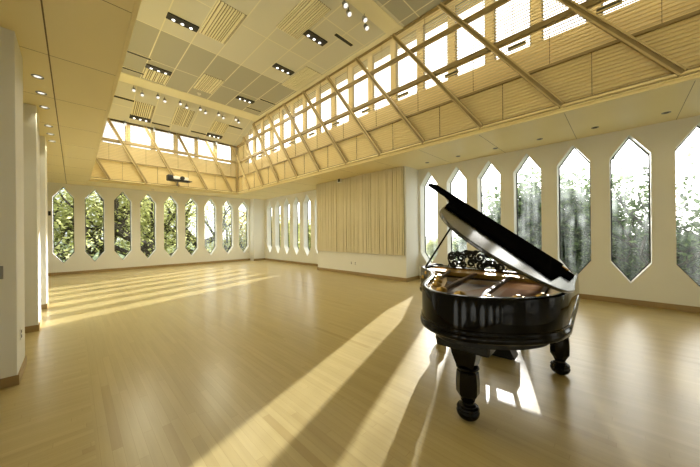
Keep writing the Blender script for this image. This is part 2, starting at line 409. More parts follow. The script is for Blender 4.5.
# ------------------------------------------------------------------ clerestory screens (slats + leaning ribs + rails)
def lerp(a, b, t): return tuple(a[i] + (b[i] - a[i]) * t for i in range(3))
def obar(bm, p, q, w, d0, d1, nrm, mi=0):
    """bar from p to q in a wall plane; w width in plane, d0..d1 along nrm (towards the room)"""
    p, q, n = Vector(p), Vector(q), Vector(nrm); t = (q - p).normalized(); s = n.cross(t).normalized()
    vs = [bm.verts.new(e + s * (w / 2 * a) + n * d) for e in (p, q) for d in (d0, d1) for a in (-1, 1)]
    for f in ((0, 1, 3, 2), (4, 6, 7, 5), (0, 4, 5, 1), (2, 3, 7, 6), (0, 2, 6, 4), (1, 5, 7, 3)):
        bm.faces.new([vs[i] for i in f]).material_index = mi
def rib(parent, p, q, nrm, near=True):
    b = bmnew()
    obar(b, p, q, .10, .0, .035, nrm, 0)
    n = Vector(nrm); t = (Vector(q) - Vector(p)).normalized(); s = n.cross(t).normalized()
    for a in (-1, 1):
        obar(b, Vector(p) + s * a * .037, Vector(q) + s * a * .037, .024, .03, .065, nrm, 1)
    obj('rib', b, [M['oak'], M['ribedge']], parent)
def screen(name, label, P, nrm, s0, s1, p0, step, lean, ks, smax, ztop, slope=None):
    """P(s,z) point of the screen plane; ribs: s = p0 + k*step + lean*t"""
    root = thing(name, label, 'clerestory screen', P((s0 + s1) / 2, HD))
    inv = Matrix.Translation(-Vector(P((s0 + s1) / 2, HD)))
    L = lambda s, z: tuple(inv @ Vector(P(s, z)))
    b = bmnew(); z = HD + .02
    while z < ztop - .03:
        obar(b, L(s0, z + .018), L(s1, z + .018), .019, -.045, -.031, nrm)
        z += .0605
    # vertical joints in each cell
    rows = [(HD, HCR), (HCR, HB), (HB, HA), (HA, HC)]
    for (z0, z1) in rows:
        if z1 > ztop + .3: continue
        for k in ks:
            t = ((z0 + z1) / 2 - HD) / (HC - HD); s = p0 + (k + .5) * step + lean * t
            if s0 + .05 < s < s1 - .05: obar(b, L(s, z0 + .02), L(s, min(z1, ztop) - .02), .007, -.05, -.028, nrm, 1)
    obj('slats', b, [M['slat'], M['groove']], root)
    b = bmnew(); obar(b, L(s0, (HD + HCR) / 2), L(s1, (HD + HCR) / 2), HCR - HD, -.10, -.075, nrm); obj('backboard', b, M['wood'], root)
    for z, w in ((HCR, .045), (HB, .105), (HA, .10), (ztop - .02, .07)):
        if z > ztop: continue
        b = bmnew(); obar(b, L(s0, z), L(s1, z), w, -.03, .03 if w > .05 else .015, nrm); obj('rail', b, M['oak'], root)
    for k in ks:
        a = [p0 + k * step, HD]; c = [p0 + k * step + lean, HC]
        def at(z): return a[0] + (c[0] - a[0]) * (z - HD) / (HC - HD)
        zlo, zhi = HD, ztop
        if lean > 0:
            if at(zhi) > s1: zhi = HD + (s1 - a[0]) / (c[0] - a[0]) * (HC - HD)
            if at(zlo) < s0: zlo = HD + (s0 - a[0]) / (c[0] - a[0]) * (HC - HD)
        else:
            if at(zhi) < s0: zhi = HD + (s0 - a[0]) / (c[0] - a[0]) * (HC - HD)
            if at(zlo) > s1: zlo = HD + (s1 - a[0]) / (c[0] - a[0]) * (HC - HD)
        if zhi - zlo < .15: continue
        rib(root, L(at(zlo), zlo), L(at(zhi), zhi), nrm)
    return root
scr = screen('slatted_screen', 'long slatted wooden clerestory screen with leaning ribs above the side windows', lambda s, z: (LX, s, z), (-1, 0, 0),
             LYB, LY, 12.642, -1.326, 2.22, range(-1, 13), None, HC)
scf = screen('slatted_screen', 'short slatted wooden clerestory screen with leaning ribs above the end windows', lambda s, z: (s, LY, z), (0, -1, 0),
             LXL, LX - .08, .995, 1.166, -1.59, range(-1, 6), None, HA + .03)
b = bmnew(); box(b, -.06, .06, -.06, .06, 0, HA - HD); obj('corner_post', b, M['oak'], scr, loc=(.0, LY - (LYB + LY) / 2 - .01, 0))

# outer clerestory walls with a row of plain windows behind the slats
def clerestory(name, f, s0, s1, z0, zw0, zw1, z1, first, pitch, n, mull, label):
    b = bmnew()
    def bx(a0, a1, h0, h1):
        pts = [f(a, d, h) for h in (h0, h1) for d in (0, .12) for a in (a0, a1)]
        vs = [b.verts.new(p) for p in pts]
        for q in ((0, 2, 3, 1), (4, 5, 7, 6), (0, 1, 5, 4), (2, 6, 7, 3), (0, 4, 6, 2), (1, 3, 7, 5)): b.faces.new([vs[i] for i in q])
    bx(s0, s1, z0, zw0); bx(s0, s1, zw1, z1)
    e = [s0, first + mull / 2] + [first + pitch * k + sg * mull / 2 for k in range(1, n) for sg in (-1, 1)] + [first + pitch * n - mull / 2, s1]
    for i in range(0, len(e), 2): bx(e[i], e[i + 1], zw0, zw1)
    return struct(name, b, M['white_wall'], label, 'wall')
M['white_wall'] = mat('wood toned paint', (.56, .47, .29), .7)
M['wood_pale'] = M['wood']
fcr = lambda s, d, z: (6.52 + d, s, z)
fcf = lambda s, d, z: (s, LY + .56 + d, z)
clerestory('wall_clerestory_right', fcr, LYB - .1, LY + .7, HS + .3, 5.27, 7.04, 7.31, 2.05 - .87 * 5, .87, 19, .17, 'outer clerestory wall with a row of windows behind the right slats')
clerestory('wall_clerestory_far', fcf, LXL - .1, 6.52, HS + .3, 5.24, 6.72, 7.31, .75, .87, 6, .12, 'outer clerestory wall with windows behind the far slats')
def cwin(f, c, zw0, zw1, hw, label):
    win_n[0] += 1
    b = bmnew(); o = [(c - hw, zw0), (c + hw, zw0), (c + hw, zw1), (c - hw, zw1)]; i_ = [(c - hw + .03, zw0 + .03), (c + hw - .03, zw0 + .03), (c + hw - .03, zw1 - .03), (c - hw + .03, zw1 - .03)]
    ring(b, o, i_, .05, .1, lambda s, z, d: f(s, d, z))
    w = struct('window_%d' % win_n[0], b, M['grey'], label, 'window')
    b = bmnew(); prism(b, i_, .07, .078, lambda s, z, d: f(s, d, z)); obj('pane', b, M['glass'], w)
for k in range(19):
    cwin(fcr, 2.05 - .87 * 5 + .87 * (k + .5), 5.27, 7.04, .35, '%s clerestory window from the near end behind the right slatted screen' % NTH[k])
for k in range(6):
    cwin(fcf, .75 + .87 * (k + .5), 5.24, 6.72, .375, '%s clerestory window from the left behind the far slatted screen' % NTH[k])
# small dark bar fittings behind the slats, one in each bay
pb = None
for k in range(11):
    s = .11 + 1.29 * k
    lab = 'small dark bar behind the right slats, %s bay from the near end' % NTH[k]
    if pb is None:
        bb_ = bmnew(); box(bb_, -.024, .03, -.15, .15, -.028, .028)
        pb = tag(obj('bar_fitting', bb_, M['bar'], loc=(6.016, s, 5.075)), lab, 'fitting', 'bar fittings behind the right slats')
    else:
        c = dup(pb, (6.016, s, 5.075), label=lab)

# ------------------------------------------------------------------ ceiling fittings
slope = math.atan2(HC - HA, LY + .04 - YC0)
def zc(y): return HC if y < YC0 else HC - (y - YC0) * (HC - HA) / (LY + .04 - YC0)
def on_ceiling(o, x, y):
    o.location = (x, y, zc(y)); o.rotation_euler = (0 if y < YC0 else -slope, 0, 0)
# black recessed lights with three lamps
tr = None
TROUGH = [(1.92, 7.61, 'black three-lamp ceiling recess nearest the left low ceiling'), (1.92, 10.32, 'black three-lamp ceiling recess among the grey tiles on the left'),
          (4.56, 5.75, 'nearest black three-lamp ceiling recess, beside the near grille'), (4.71, 7.56, 'second black three-lamp recess along the right of the ceiling'),
          (4.71, 10.3, 'black three-lamp recess just before the far spotlights on the right'), (1.90, 13.6, 'left black three-lamp recess on the sloping end of the ceiling'),
          (4.70, 13.6, 'right black three-lamp recess on the sloping end of the ceiling')]
for x, y, lab in TROUGH:
    if tr is None:
        tr = thing('recessed_ceiling_light', lab, 'ceiling light', group='black three-lamp ceiling recesses')
        b = bmnew(); box(b, -.335, .335, -.11, .11, -.03, .004); obj('housing', b, M['dark'], tr)
        for dx in (-.19, 0, .19):
            b = bmnew(); lathe(b, [(.030, -.036), (.036, -.032), (.036, -.028)], 16, (dx, .05)); obj('lamp', b, M['lamp'], tr, smooth=True)
        o = tr
    else:
        o = dup(tr, (0, 0, 0), label=lab)
    on_ceiling(o, x, y)
# thin black air slots
sl = None
for x, y, lab in [(5.17, 5.28, 'thin black ceiling slot nearest the viewer on the right'), (1.33, 9.9, 'thin black slot beside the grey tiles on the left'), (1.33, 10.95, 'thin black slot just before the left end of the far spotlights'),
                  (5.42, 9.85, 'first of two thin black slots at the far right of the flat ceiling'), (5.34, 10.86, 'second of two thin black slots at the far right of the flat ceiling'),
                  (1.29, 12.75, 'thin black slot at the left of the sloping ceiling end'), (2.6, 13.68, 'thin black slot touching the left recess on the sloping ceiling'),
                  (4.03, 13.64, 'thin black slot touching the right recess on the sloping ceiling'), (5.33, 12.68, 'thin black slot at the right of the sloping ceiling end')]:
    if sl is None:
        b = bmnew(); box(b, -.31, .31, -.05, .05, -.014, .004, 0)
        box(b, -.33, .33, -.062, -.05, -.0145, .004, 1); box(b, -.33, .33, .05, .062, -.0145, .004, 1)
        sl = o = tag(obj('air_slot', b, [M['dark'], M['ceiltrim']]), lab, 'air vent', 'thin black air slots in the ceiling')
    else: o = dup(sl, (0, 0, 0), label=lab)
    on_ceiling(o, x, y)
# ribbed grilles
gr = None
for x, y, L_, lab in [(2.62, 7.0, .68, 'large ribbed ceiling grille beside the nearest left recess'), (3.94, 5.45, .68, 'nearest ribbed ceiling grille, beside the near black recess'), (5.45, 7.66, .72, 'ribbed ceiling grille along the right screen'),
                  (1.95, 10.83, .36, 'short ribbed grille behind the left recess among grey tiles'), (3.33, 10.15, .58, 'ribbed grille in the middle of the grey tiles'), (1.92, 13.1, .4, 'left ribbed grille on the sloping ceiling end'),
                  (3.22, 12.95, .55, 'middle ribbed grille on the sloping ceiling end'), (4.70, 13.0, .38, 'right ribbed grille on the sloping ceiling end')]:
    o = thing('ceiling_grille', lab, 'air vent', group='ribbed ceiling grilles')
    b = bmnew(); box(b, -.32, .32, -L_, L_, -.006, .004); obj('backing', b, M['groove'], o)
    b = bmnew(); xx = -.32; rg = random.Random(int(x * 100))
    while xx < .31:
        w = rg.choice([.045, .06, .085]); w = min(w, .32 - xx); box(b, xx, xx + w - .024, -L_, L_, -.028, -.004); xx += w
    obj('ribs', b, M['ceiltrim'], o)
    on_ceiling(o, x, y)
# track spotlights
sp = None
def spot_head(x, y, z, lab, grp):
    global sp
    if sp is None:
        sp = thing('track_spotlight', lab, 'spotlight', group=grp)
        b = bmnew(); tube(b, [(0, 0, .13), (0, 0, .03)], .01, 8); obj('stem', b, M['grey'], sp)
        b = bmnew(); tube(b, [(0, .03, .045), (0, -.01, -.02), (0, -.035, -.06)], [.04, .055, .058], 16); obj('head', b, M['grey'], sp, smooth=True)
        b = bmnew(); tube(b, [(0, -.033, -.057), (0, -.0375, -.0645)], [.05, .05], 16); obj('lamp', b, M['lampdim'], sp, smooth=True)
        o = sp
    else: o = dup(sp, (0, 0, 0), label=lab, group=grp)
    o.location = (x, y, z); return o
far_tr = [1.5, 1.75, 2.2, 2.43, 2.92, 3.16, 3.62, 3.84, 4.33, 4.55, 5.04, 5.22]
for i, x in enumerate(far_tr):
    y = 12.02 + (.1 if i % 2 else 0)
    spot_head(x, y, zc(y) - .13, '%s spotlight from the left in the far ceiling row' % NTH[i], 'far row of paired spotlights')
for i, (x, y) in enumerate([(4.27, 4.33), (4.5, 4.44), (4.89, 4.30), (5.11, 4.44)]):
    spot_head(x, y, HC - .13, '%s spotlight from the left in the near ceiling row' % NTH[i], 'near row of spotlights')
for i, x in enumerate([1.45, 2.42, 2.95, 4.1, 4.9]):
    o = spot_head(x, LY - .12, HA - .07, '%s grey spotlight from the left hanging in front of the far clerestory glass' % NTH[i], 'grey spotlights before the far clerestory')
# smoke detector
b = bmnew(); lathe(b, [(.035, -.05), (.055, -.03), (.07, -.01), (.07, .004)], 20)
tag(obj('smoke_detector', b, M['white'], loc=(3.29, 11.05, HC), smooth=True), 'small white round smoke detector before the far spotlights', 'smoke detector')

# downlights
dl = None
def downlight(x, y, lab, grp, lit):
    b = bmnew(); o = thing('downlight', lab, 'downlight', (x, y, HS), group=grp)
    ring(b, [(.058 * math.cos(k * PI / 12), .058 * math.sin(k * PI / 12)) for k in range(24)], [(.042 * math.cos(k * PI / 12), .042 * math.sin(k * PI / 12)) for k in range(24)], -.006, .002, lambda a, c, h: (a, c, h))
    obj('ring', b, M['grey'], o)
    b = bmnew(); lathe(b, [(.034, -.003), (.034, .001)], 20); obj('lamp', b, M['lampdim'] if lit else M['dark'], o)
for i, y in enumerate([5.4, 5.98, 6.6, 7.66, 8.25, 8.83]):
    downlight(-.32, y, '%s lit downlight from the viewer in the left low ceiling' % NTH[i], 'lit downlights in the left ceiling', True)
for i, y in enumerate([4.08, 3.15, 2.21, 1.29, .36, -.58]):
    downlight(7.40, y, '%s unlit downlight from the slatted block above the side windows' % NTH[i], 'unlit downlights above the side windows', False)
for i, x in enumerate([2.55, 3.45]):
    downlight(x, 15.15, ['left downlight above the end windows', 'right downlight above the end windows'][i], 'downlights above the end windows', True)

# ------------------------------------------------------------------ small wall things
def plate(name, lab, cat, loc, axis, w=.075, h=.115, dots=True, body='white'):
    """axis: 'x' faces -X or +X by sign of the tuple; plates on walls"""
    ax, sg = axis
    o = thing(name, lab, cat, loc)
    b = bmnew()
    if ax == 'x': box(b, *sorted((0, sg * .008)), -w / 2, w / 2, -h / 2, h / 2)
    else: box(b, -w / 2, w / 2, *sorted((0, sg * .008)), -h / 2, h / 2)
    obj('cover', b, M[body], o, bevel=.002)
    if dots:
        for dz in (-.026, .026):
            b = bmnew()
            if ax == 'x': box(b, *sorted((sg * .006, sg * .011)), -.018, .018, dz - .015, dz + .015)
            else: box(b, -.018, .018, *sorted((sg * .006, sg * .011)), dz - .015, dz + .015)
            obj('socket', b, M['dark'], o)
    return o
plate('wall_outlet', 'outlet with two dark sockets on the nearest left pier', 'outlet', (XP, 4.6, .46), ('x', 1))
plate('wall_outlet', 'left outlet on the white base below the slatted panel', 'outlet', (7.26, 7.13, .42), ('x', -1), .05, .1)
plate('wall_outlet', 'right outlet on the white base below the slatted panel', 'outlet', (7.26, 6.93, .42), ('x', -1))
plate('wall_outlet', 'small outlet on the end wall near the corner pier', 'outlet', (7.2, YF, .5), ('y', -1))
plate('light_switch', 'dark switch plate on the nearest left pier at the photo edge', 'switch', (-.52, 4.37, 1.15), ('y', -1), .05, .13, False, 'grey')
plate('fire_alarm', 'small black alarm box on the end wall beside the leftmost window', 'alarm', (-.65, YF, 2.40), ('y', -1), .07, .17, False, 'dark')
cam_ = thing('wall_speaker', 'small white box with a black front above the slatted panel', 'speaker', (7.18, 7.62, HS - .02))
b = bmnew(); box(b, -.06, .08, -.07, .12, -.11, .05); obj('body', b, M['white'], cam_, bevel=.01)
b = bmnew(); box(b, -.075, -.058, -.06, .05, -.09, .04); obj('front', b, M['dark'], cam_)
# projector on the moulding of the far screen
pj = thing('projector', 'black and white projector mounted below the far slatted screen', 'projector', (3.25, LY - .42, 3.94))
b = bmnew(); box(b, -.44, .36, -.12, .14, -.10, -.03); obj('tray', b, M['dark'], pj, bevel=.01)
b = bmnew(); tube(b, [(.36, .0, -.065), (.5, .05, -.03)], [.04, .015], 8); obj('bracket', b, M['dark'], pj)
b = bmnew(); box(b, -.46, -.25, -.16, .16, -.09, .14); obj('lens_housing', b, M['dark'], pj, bevel=.03)
b = bmnew(); box(b, -.25, .33, -.1, .14, -.03, .1); obj('body', b, M['white'], pj, bevel=.02)
b = bmnew(); tube(b, [(.08, -.1, .04), (.08, -.17, .04)], .085, 20); obj('lens', b, M['dark'], pj, smooth=True)
b = bmnew(); tube(b, [(0, .1, -.06), (0, .3, -.10), (0, .385, -.235)], .025, 10); obj('arm', b, M['grey'], pj)

# ------------------------------------------------------------------ the piano (local x: tail -> keyboard, local y: spine -> treble)
al = math.radians(2.6)
S0 = Vector((3.586 - .02 * math.sin(al), .300 + .02 * math.cos(al), 0))
piano = thing('grand_piano', 'black lacquered antique grand piano with raised lid', 'piano', S0, (0, 0, al))
def catmull(P, n=6):
    out = []
    for i in range(len(P) - 1):
        p0, p1, p2, p3 = P[max(i - 1, 0)], P[i], P[i + 1], P[min(i + 2, len(P) - 1)]
        for k in range(n):
            t = k / n
            out.append(tuple(.5 * ((2 * p1[j]) + (-p0[j] + p2[j]) * t + (2 * p0[j] - 5 * p1[j] + 4 * p2[j] - p3[j]) * t * t + (-p0[j] + 3 * p1[j] - 3 * p2[j] + p3[j]) * t ** 3) for j in (0, 1)))
    return out + [tuple(P[-1])]
def offset(P, d):
    """open polyline moved to its right-hand side by d"""
    out = []
    for i in range(len(P)):
        a, b = Vector(P[max(i - 1, 0)]), Vector(P[min(i + 1, len(P) - 1)])
        t = (b - a).normalized(); out.append((P[i][0] + t.y * d, P[i][1] - t.x * d))
    return out
# outline from the key end of the spine round the tail to the key end of the treble side
CURVE = catmull([(-1.10, 0), (-1.30, .045), (-1.47, .15), (-1.60, .29), (-1.69, .45), (-1.72, .60), (-1.685, .75), (-1.58, .88), (-1.42, .975), (-1.15, 1.07), (-.90, 1.155), (-.68, 1.28), (-.50, 1.44), (-.36, 1.545), (-.20, 1.58)], 6)
RIM = [(.12, 0), (-.3, 0), (-.8, 0)] + CURVE + [(.12, 1.58)]
Z0, Z1 = .765, 1.07
def rim_strip(bm, outer, inner, prof_out, z_in0, z_in1, mi=0):
    pass
def loft(bm, sections, mi=0, close=True):
    """sections: list of (polyline, z); consecutive ones are skinned; closed into a loop when close"""
    R = [[bm.verts.new((p[0], p[1], z)) for p in pl] for pl, z in sections]
    m = len(R)
    for i in range(m if close else m - 1):
        a, b = R[i], R[(i + 1) % m]
        for k in range(len(a) - 1): bm.faces.new((a[k], a[k + 1], b[k + 1], b[k])).material_index = mi
    if close:
        bm.faces.new([r[0] for r in R]).material_index = mi; bm.faces.new([r[-1] for r in R][::-1]).material_index = mi
o_ = lambda d: offset(RIM, -d)
# rim with its base moulding and a rounded top edge
b = bmnew()
loft(b, [(o_(.004), Z0), (o_(.014), Z0 + .008), (o_(.016), Z0 + .03), (o_(.010), Z0 + .042), (o_(.002), Z0 + .05), (o_(0), Z0 + .062), (o_(.006), Z0 + .066), (o_(.006), Z0 + .074), (o_(0), Z0 + .078),
         (o_(0), Z1 - .012), (o_(-.004), Z1 - .003), (o_(-.012), Z1), (o_(-.042), Z1), (o_(-.05), Z1 - .008), (o_(-.055), Z1 - .03), (o_(-.055), .86), (o_(-.055), Z0)])
obj('rim', b, M['lacq'], piano, smooth=True, angle=50)
# bottom board and soundboard
inn = offset(RIM, .05)
b = bmnew(); prism(b, inn, Z0 + .005, Z0 + .03, lambda a, c, h: (a, c, h)); obj('bottom_board', b, M['satin'], piano)
b = bmnew(); prism(b, inn, .915, .925, lambda a, c, h: (a, c, h)); obj('soundboard', b, M['sound'], piano)
# gilded iron plate: border flange with round holes' hint, and struts
b = bmnew()
pl_o, pl_i = offset(RIM, .062), offset(RIM, .17)
loft(b, [(pl_o, .99), (pl_o, 1.030), (pl_i, 1.016), (pl_i, .985)])
box(b, -.52, -.12, .08, 1.45, .948, .985)
box(b, -.40, -.10, .07, 1.48, .985, 1.040)
obj('plate', b, M['gold'], piano)
for (p, q) in (((-.3, .18), (-1.32, .15)), ((-.3, .52), (-1.58, .47)), ((-.3, .86), (-1.5, .80)), ((-.3, 1.18), (-.98, 1.03)), ((-.3, 1.40), (-.62, 1.25))):
    b = bmnew()
    d = Vector((q[0] - p[0], q[1] - p[1])).normalized(); s = Vector((-d.y, d.x)) * .017
    prof = [(0, 1.02), (.10, 1.055), (.80, 1.05), (1, 1.015)]
    up = [(p[0] + (q[0] - p[0]) * t, p[1] + (q[1] - p[1]) * t, z) for t, z in prof]
    vs = []
    for (x, y, z) in up:
        vs.append([b.verts.new((x + s.x * a, y + s.y * a, z - h)) for a, h in ((-1, .03), (-1, 0), (1, 0), (1, .03))])
    for A, B in zip(vs, vs[1:]):
        for k in range(4): b.faces.new((A[k], A[(k + 1) % 4], B[(k + 1) % 4], B[k]))
    b.faces.new(vs[0]); b.faces.new(vs[-1][::-1])
    obj('plate_strut', b, M['gilt_dark'], piano, bevel=.004)
# strings: treble and bass groups, each one mesh of wires
b = bmnew()
for i in range(46):
    t = i / 45; y = .48 + .98 * t
    xe = -1.52 + 1.1 * t ** 1.3; ye = min(y - .06, .84 + .45 * max(0, t - .35))
    tube(b, [(-.32, y, .998), (xe, y - .05 if t < .4 else y - .12, .99)], .0016, 4, cap=False)
obj('strings', b, M['string'], piano)
b = bmnew()
for i in range(20):
    t = i / 19; tube(b, [(-.32, .12 + .34 * t, 1.004), (-1.20 - .3 * t, .22 + .55 * t, .985)], .003, 4, cap=False)
obj('bass_strings', b, M['copper'], piano)
b = bmnew()
for i in range(60):
    y = .12 + 1.3 * i / 59
    for j in range(3): tube(b, [(-.20 + .03 * j, y + .006 * j, 1.03), (-.20 + .03 * j, y + .006 * j, 1.06)], .0035, 5)
tag(obj('tuning_pins', b, M['brass'], piano), kind='stuff')
b = bmnew()
for i in range(58):
    y = .13 + 1.2 * i / 57; box(b, -.47, -.41, y - .007, y + .007, .985, 1.0)
obj('dampers', b, M['lacq'], piano)
# small gilt ornaments on the plate by the tail
b = bmnew()
for i, (x, y) in enumerate([(-1.5, .62), (-1.42, .80), (-1.25, .92), (-1.05, 1.0), (-.86, 1.08), (-1.5, .42), (-1.38, .26), (-1.2, .14), (-.7, 1.2), (-.56, 1.34)]):
    b = bmnew(); lathe(b, [(.042, 1.015), (.046, 1.035), (.034, 1.052), (.022, 1.046), (.012, 1.060)], 14, (x, y))
    obj('rosette', b, M['gold'], piano, smooth=True)
# belly rail / name board, key bed, cheeks, fallboard, keys
b = bmnew(); box(b, -.10, -.06, .05, 1.53, .78, 1.06); obj('pin_block_rail', b, M['lacq'], piano)
b = bmnew(); box(b, -.06, .36, .02, 1.56, Z0 - .01, .80); obj('key_bed', b, M['lacq'], piano, bevel=.006)
for y0, y1 in ((0, .11), (1.47, 1.58)):
    b = bmnew()
    prism(b, [(.10, .80), (.10, 1.07), (.16, 1.06), (.22, 1.0), (.30, .93), (.355, .91), (.37, .88), (.37, .78), (.1, .78)], y0, y1, lambda x, z, y: (x, y, z))
    obj('cheek', b, M['lacq'], piano, bevel=.006)
b = bmnew(); prism(b, [(.04, .86), (.02, 1.05), (.045, 1.06), (.075, .87)], .11, 1.47, lambda x, z, y: (x, y, z)); obj('fallboard', b, M['lacq'], piano)
b = bmnew(); box(b, .335, .36, .11, 1.47, .80, .855); obj('key_slip', b, M['lacq'], piano)
b = bmnew(); kw = 1.34 / 52
for i in range(52): box(b, .07, .335, .12 + kw * i + .0006, .12 + kw * (i + 1) - .0006, .84, .862)
obj('white_keys', b, M['ivory'], piano)
b = bmnew()
for i in range(51):
    if i % 7 in (0, 2, 3, 5, 6): y = .12 + kw * (i + 1); box(b, .07, .215, y - .006, y + .006, .862, .874)
obj('black_keys', b, M['lacq'], piano)

# lid: hinged on the spine, open 37 degrees; its front flap folded back on top
TH = math.radians(36.2); UF = -.42
lid_o = [p for p in offset(RIM, -.03) if p[0] < UF - .02]
lid_pts = [(UF, -.012)] + [(p[0], max(p[1], -.012) if p[0] > -1.1 else p[1]) for p in lid_o] + [(UF, 1.63)]
lid_pts = [p for i, p in enumerate(lid_pts) if i == 0 or (Vector(p) - Vector(lid_pts[i - 1])).length > .004]
hinge = bpy.data.objects.new('lid', None)
def lidf(a, c, h):
    """point (a along spine, c across lid, h above lid underside)"""
    return (a, c * math.cos(TH) - h * math.sin(TH), 1.085 + c * math.sin(TH) + h * math.cos(TH))
b = bmnew(); prism(b, lid_pts, 0, .024, lidf)
lid = obj('lid', b, M['lidlacq'], piano, bevel=.006)
fl = [(UF, .13), (UF - .20, .13), (UF - .22, .02), (UF - .42, .02), (UF - .44, .09), (UF - .83, .11), (UF - .80, 1.07), (UF - .42, 1.20), (UF - .37, 1.30), (UF - .34, 1.56), (UF - .25, 1.60), (UF, 1.63)]
b = bmnew(); prism(b, fl, .028, .05, lidf); obj('front_flap', b, M['flap'], lid, bevel=.004)
for c in (.12, .62, 1.1, 1.5):
    b = bmnew(); tube(b, [lidf(UF + .004, c - .05, .026), lidf(UF + .004, c + .05, .026)], .008, 8); obj('hinge', b, M['brass'], lid)
# molded edge under the lid rim
pb_, pt_ = (-.30, 1.50, 1.07), lidf(-.50, 1.17, .0)
b = bmnew(); tube(b, [pb_, pt_], [.012, .010], 8); obj('lid_prop', b, M['lacq'], piano, smooth=True)
# short folded lower prop along the rim
# music desk: scrolled fretwork
desk_x, desk_tilt = -.13, math.radians(8)
def dk(y, h, d): return (desk_x + h * math.sin(desk_tilt) + d, y, 1.052 + h)
b = bmnew()
box(b, desk_x - .02, desk_x + .02, .28, 1.28, 1.035, 1.062)
def scroll(cy, ch, r0, turns, dirn, a0, rad=.0175):
    n = 26; pts = []
    for i in range(n + 1):
        t = i / n; a = a0 + dirn * turns * 2 * PI * t; r = r0 * (1 - .78 * t)
        pts.append(dk(cy + r * math.cos(a), ch + r * math.sin(a), 0))
    tube(b, pts, rad, 6)
    lathe_c = pts[-1]; tube(b, [(lathe_c[0] - .006, lathe_c[1], lathe_c[2]), (lathe_c[0] + .006, lathe_c[1], lathe_c[2])], .013, 10)
mid = .78
for sg in (-1, 1):
    for (dy, h, r, tn, d, a) in [(.46, .155, .048, 1.3, 1, PI), (.42, .062, .05, 1.25, -1, 0), (.335, .135, .055, 1.3, -1, PI), (.31, .045, .042, 1.2, 1, 0), (.23, .165, .05, 1.25, 1, 0), (.21, .075, .05, 1.3, -1, PI),
                                 (.115, .15, .058, 1.3, -1, 0), (.105, .055, .048, 1.2, 1, PI), (.03, .19, .035, 1.2, 1, PI), (.03, .09, .04, 1.3, -1, 0), (.39, .19, .028, 1.2, -1, 0), (.17, .20, .024, 1.2, -1, PI), (.275, .20, .026, 1.2, 1, 0)]:
        scroll(mid + sg * dy, h, r, tn, d * sg, a if sg > 0 else PI - a)
    # sweeping outer stem
    pts = [dk(mid + sg * y, h, 0) for y, h in [(.50, .0), (.485, .06), (.505, .12), (.50, .175), (.46, .205), (.40, .19), (.33, .205), (.26, .225), (.18, .215), (.10, .225), (0, .235)]]
    tube(b, pts, .009, 6)
    for y in (.45, .27, .16, .06):
        tube(b, [dk(mid + sg * y, 0, 0), dk(mid + sg * (y + .03), .09, 0), dk(mid + sg * y, .2, 0)], .0065, 6)
obj('music_desk', b, M['satin'], piano, smooth=True)

# underframe: stepped base, beams, leg blocks
b = bmnew()
under = offset(RIM, .085)
under = [p for p in under]
prism(b, under, .695, Z0 + .006, lambda a, c, h: (a, c, h))
obj('underframe', b, M['satin'], piano, bevel=.01)
b = bmnew()
box(b, -1.50, -1.05, .42, .82, .60, .70)
box(b, -1.12, .2, .55, .69, .62, .70)
obj('tail_beam', b, M['satin'], piano, bevel=.02)
b = bmnew(); box(b, -.16, .20, .03, 1.55, .66, .77); obj('front_beam', b, M['satin'], piano, bevel=.015)
def leg(u, v, blk):
    b = bmnew()
    # upper block, scrolled in towards the collar
    n = 4
    def sq(w, z): return [(u + sx * w, v + sy * w, z) for sx, sy in ((-1, -1), (1, -1), (1, 1), (-1, 1))]
    prof = [(.098, .70), (.100, .60), (.094, .545), (.082, .50), (.070, .455), (.066, .438)]
    R = [[b.verts.new(p) for p in sq(w, z)] for w, z in prof]
    for A, B in zip(R, R[1:]):
        for k in range(4): b.faces.new((A[k], A[(k + 1) % 4], B[(k + 1) % 4], B[k]))
    b.faces.new(R[0]); b.faces.new(R[-1][::-1])
    lathe(b, [(.060, .405), (.082, .412), (.088, .422), (.082, .432), (.066, .440)], 24, (u, v))
    # octagonal tapered shaft with shoulders
    lathe(b, [(.050, .150), (.056, .168), (.078, .205), (.088, .222), (.090, .30), (.086, .36), (.083, .39), (.070, .408)], 8, (u, v), ph=PI / 8)
    lathe(b, [(.066, .116), (.062, .124), (.047, .134), (.045, .150), (.054, .160)], 24, (u, v))
    l = obj('leg', b, M['lacq'], piano, smooth=True, angle=28)
    b = bmnew()
    lathe(b, [(.030, .0), (.05, .012), (.074, .030), (.086, .052), (.088, .070), (.078, .088), (.086, .098), (.080, .110), (.060, .120)], 28, (u, v))
    obj('foot', b, M['lacq'], l, smooth=True)
leg(-1.33, .63, 1); leg(.03, .15, 1); leg(.03, 1.44, 1)
# pedal lyre
b = bmnew()
box(b, .04, .20, .56, .96, .62, .67)
for y in (.66, .86): tube(b, [(.12, y, .63), (.12, y + (.03 if y > .76 else -.03), .40), (.12, y, .17)], .022, 10)
lyre = obj('pedal_lyre', b, M['satin'], piano)
b = bmnew(); prism(b, [(.56, .03), (.96, .03), (.90, .15), (.62, .15)], .0, .2, lambda y, z, x: (x + .0, y, z)); obj('pedal_box', b, M['satin'], lyre, bevel=.006)
b = bmnew(); box(b, .05, .15, .6, .92, 0, .03); obj('pedal_base', b, M['satin'], lyre)
for y in (.72, .80):
    b = bmnew(); prism(b, [(0, 0), (.16, -.012), (.19, -.01), (.19, .002), (.16, .004), (0, .014)], y - .017, y + .017, lambda a, z, h: (.2 + a, h, .065 + z)); obj('pedal', b, M['brass'], lyre)

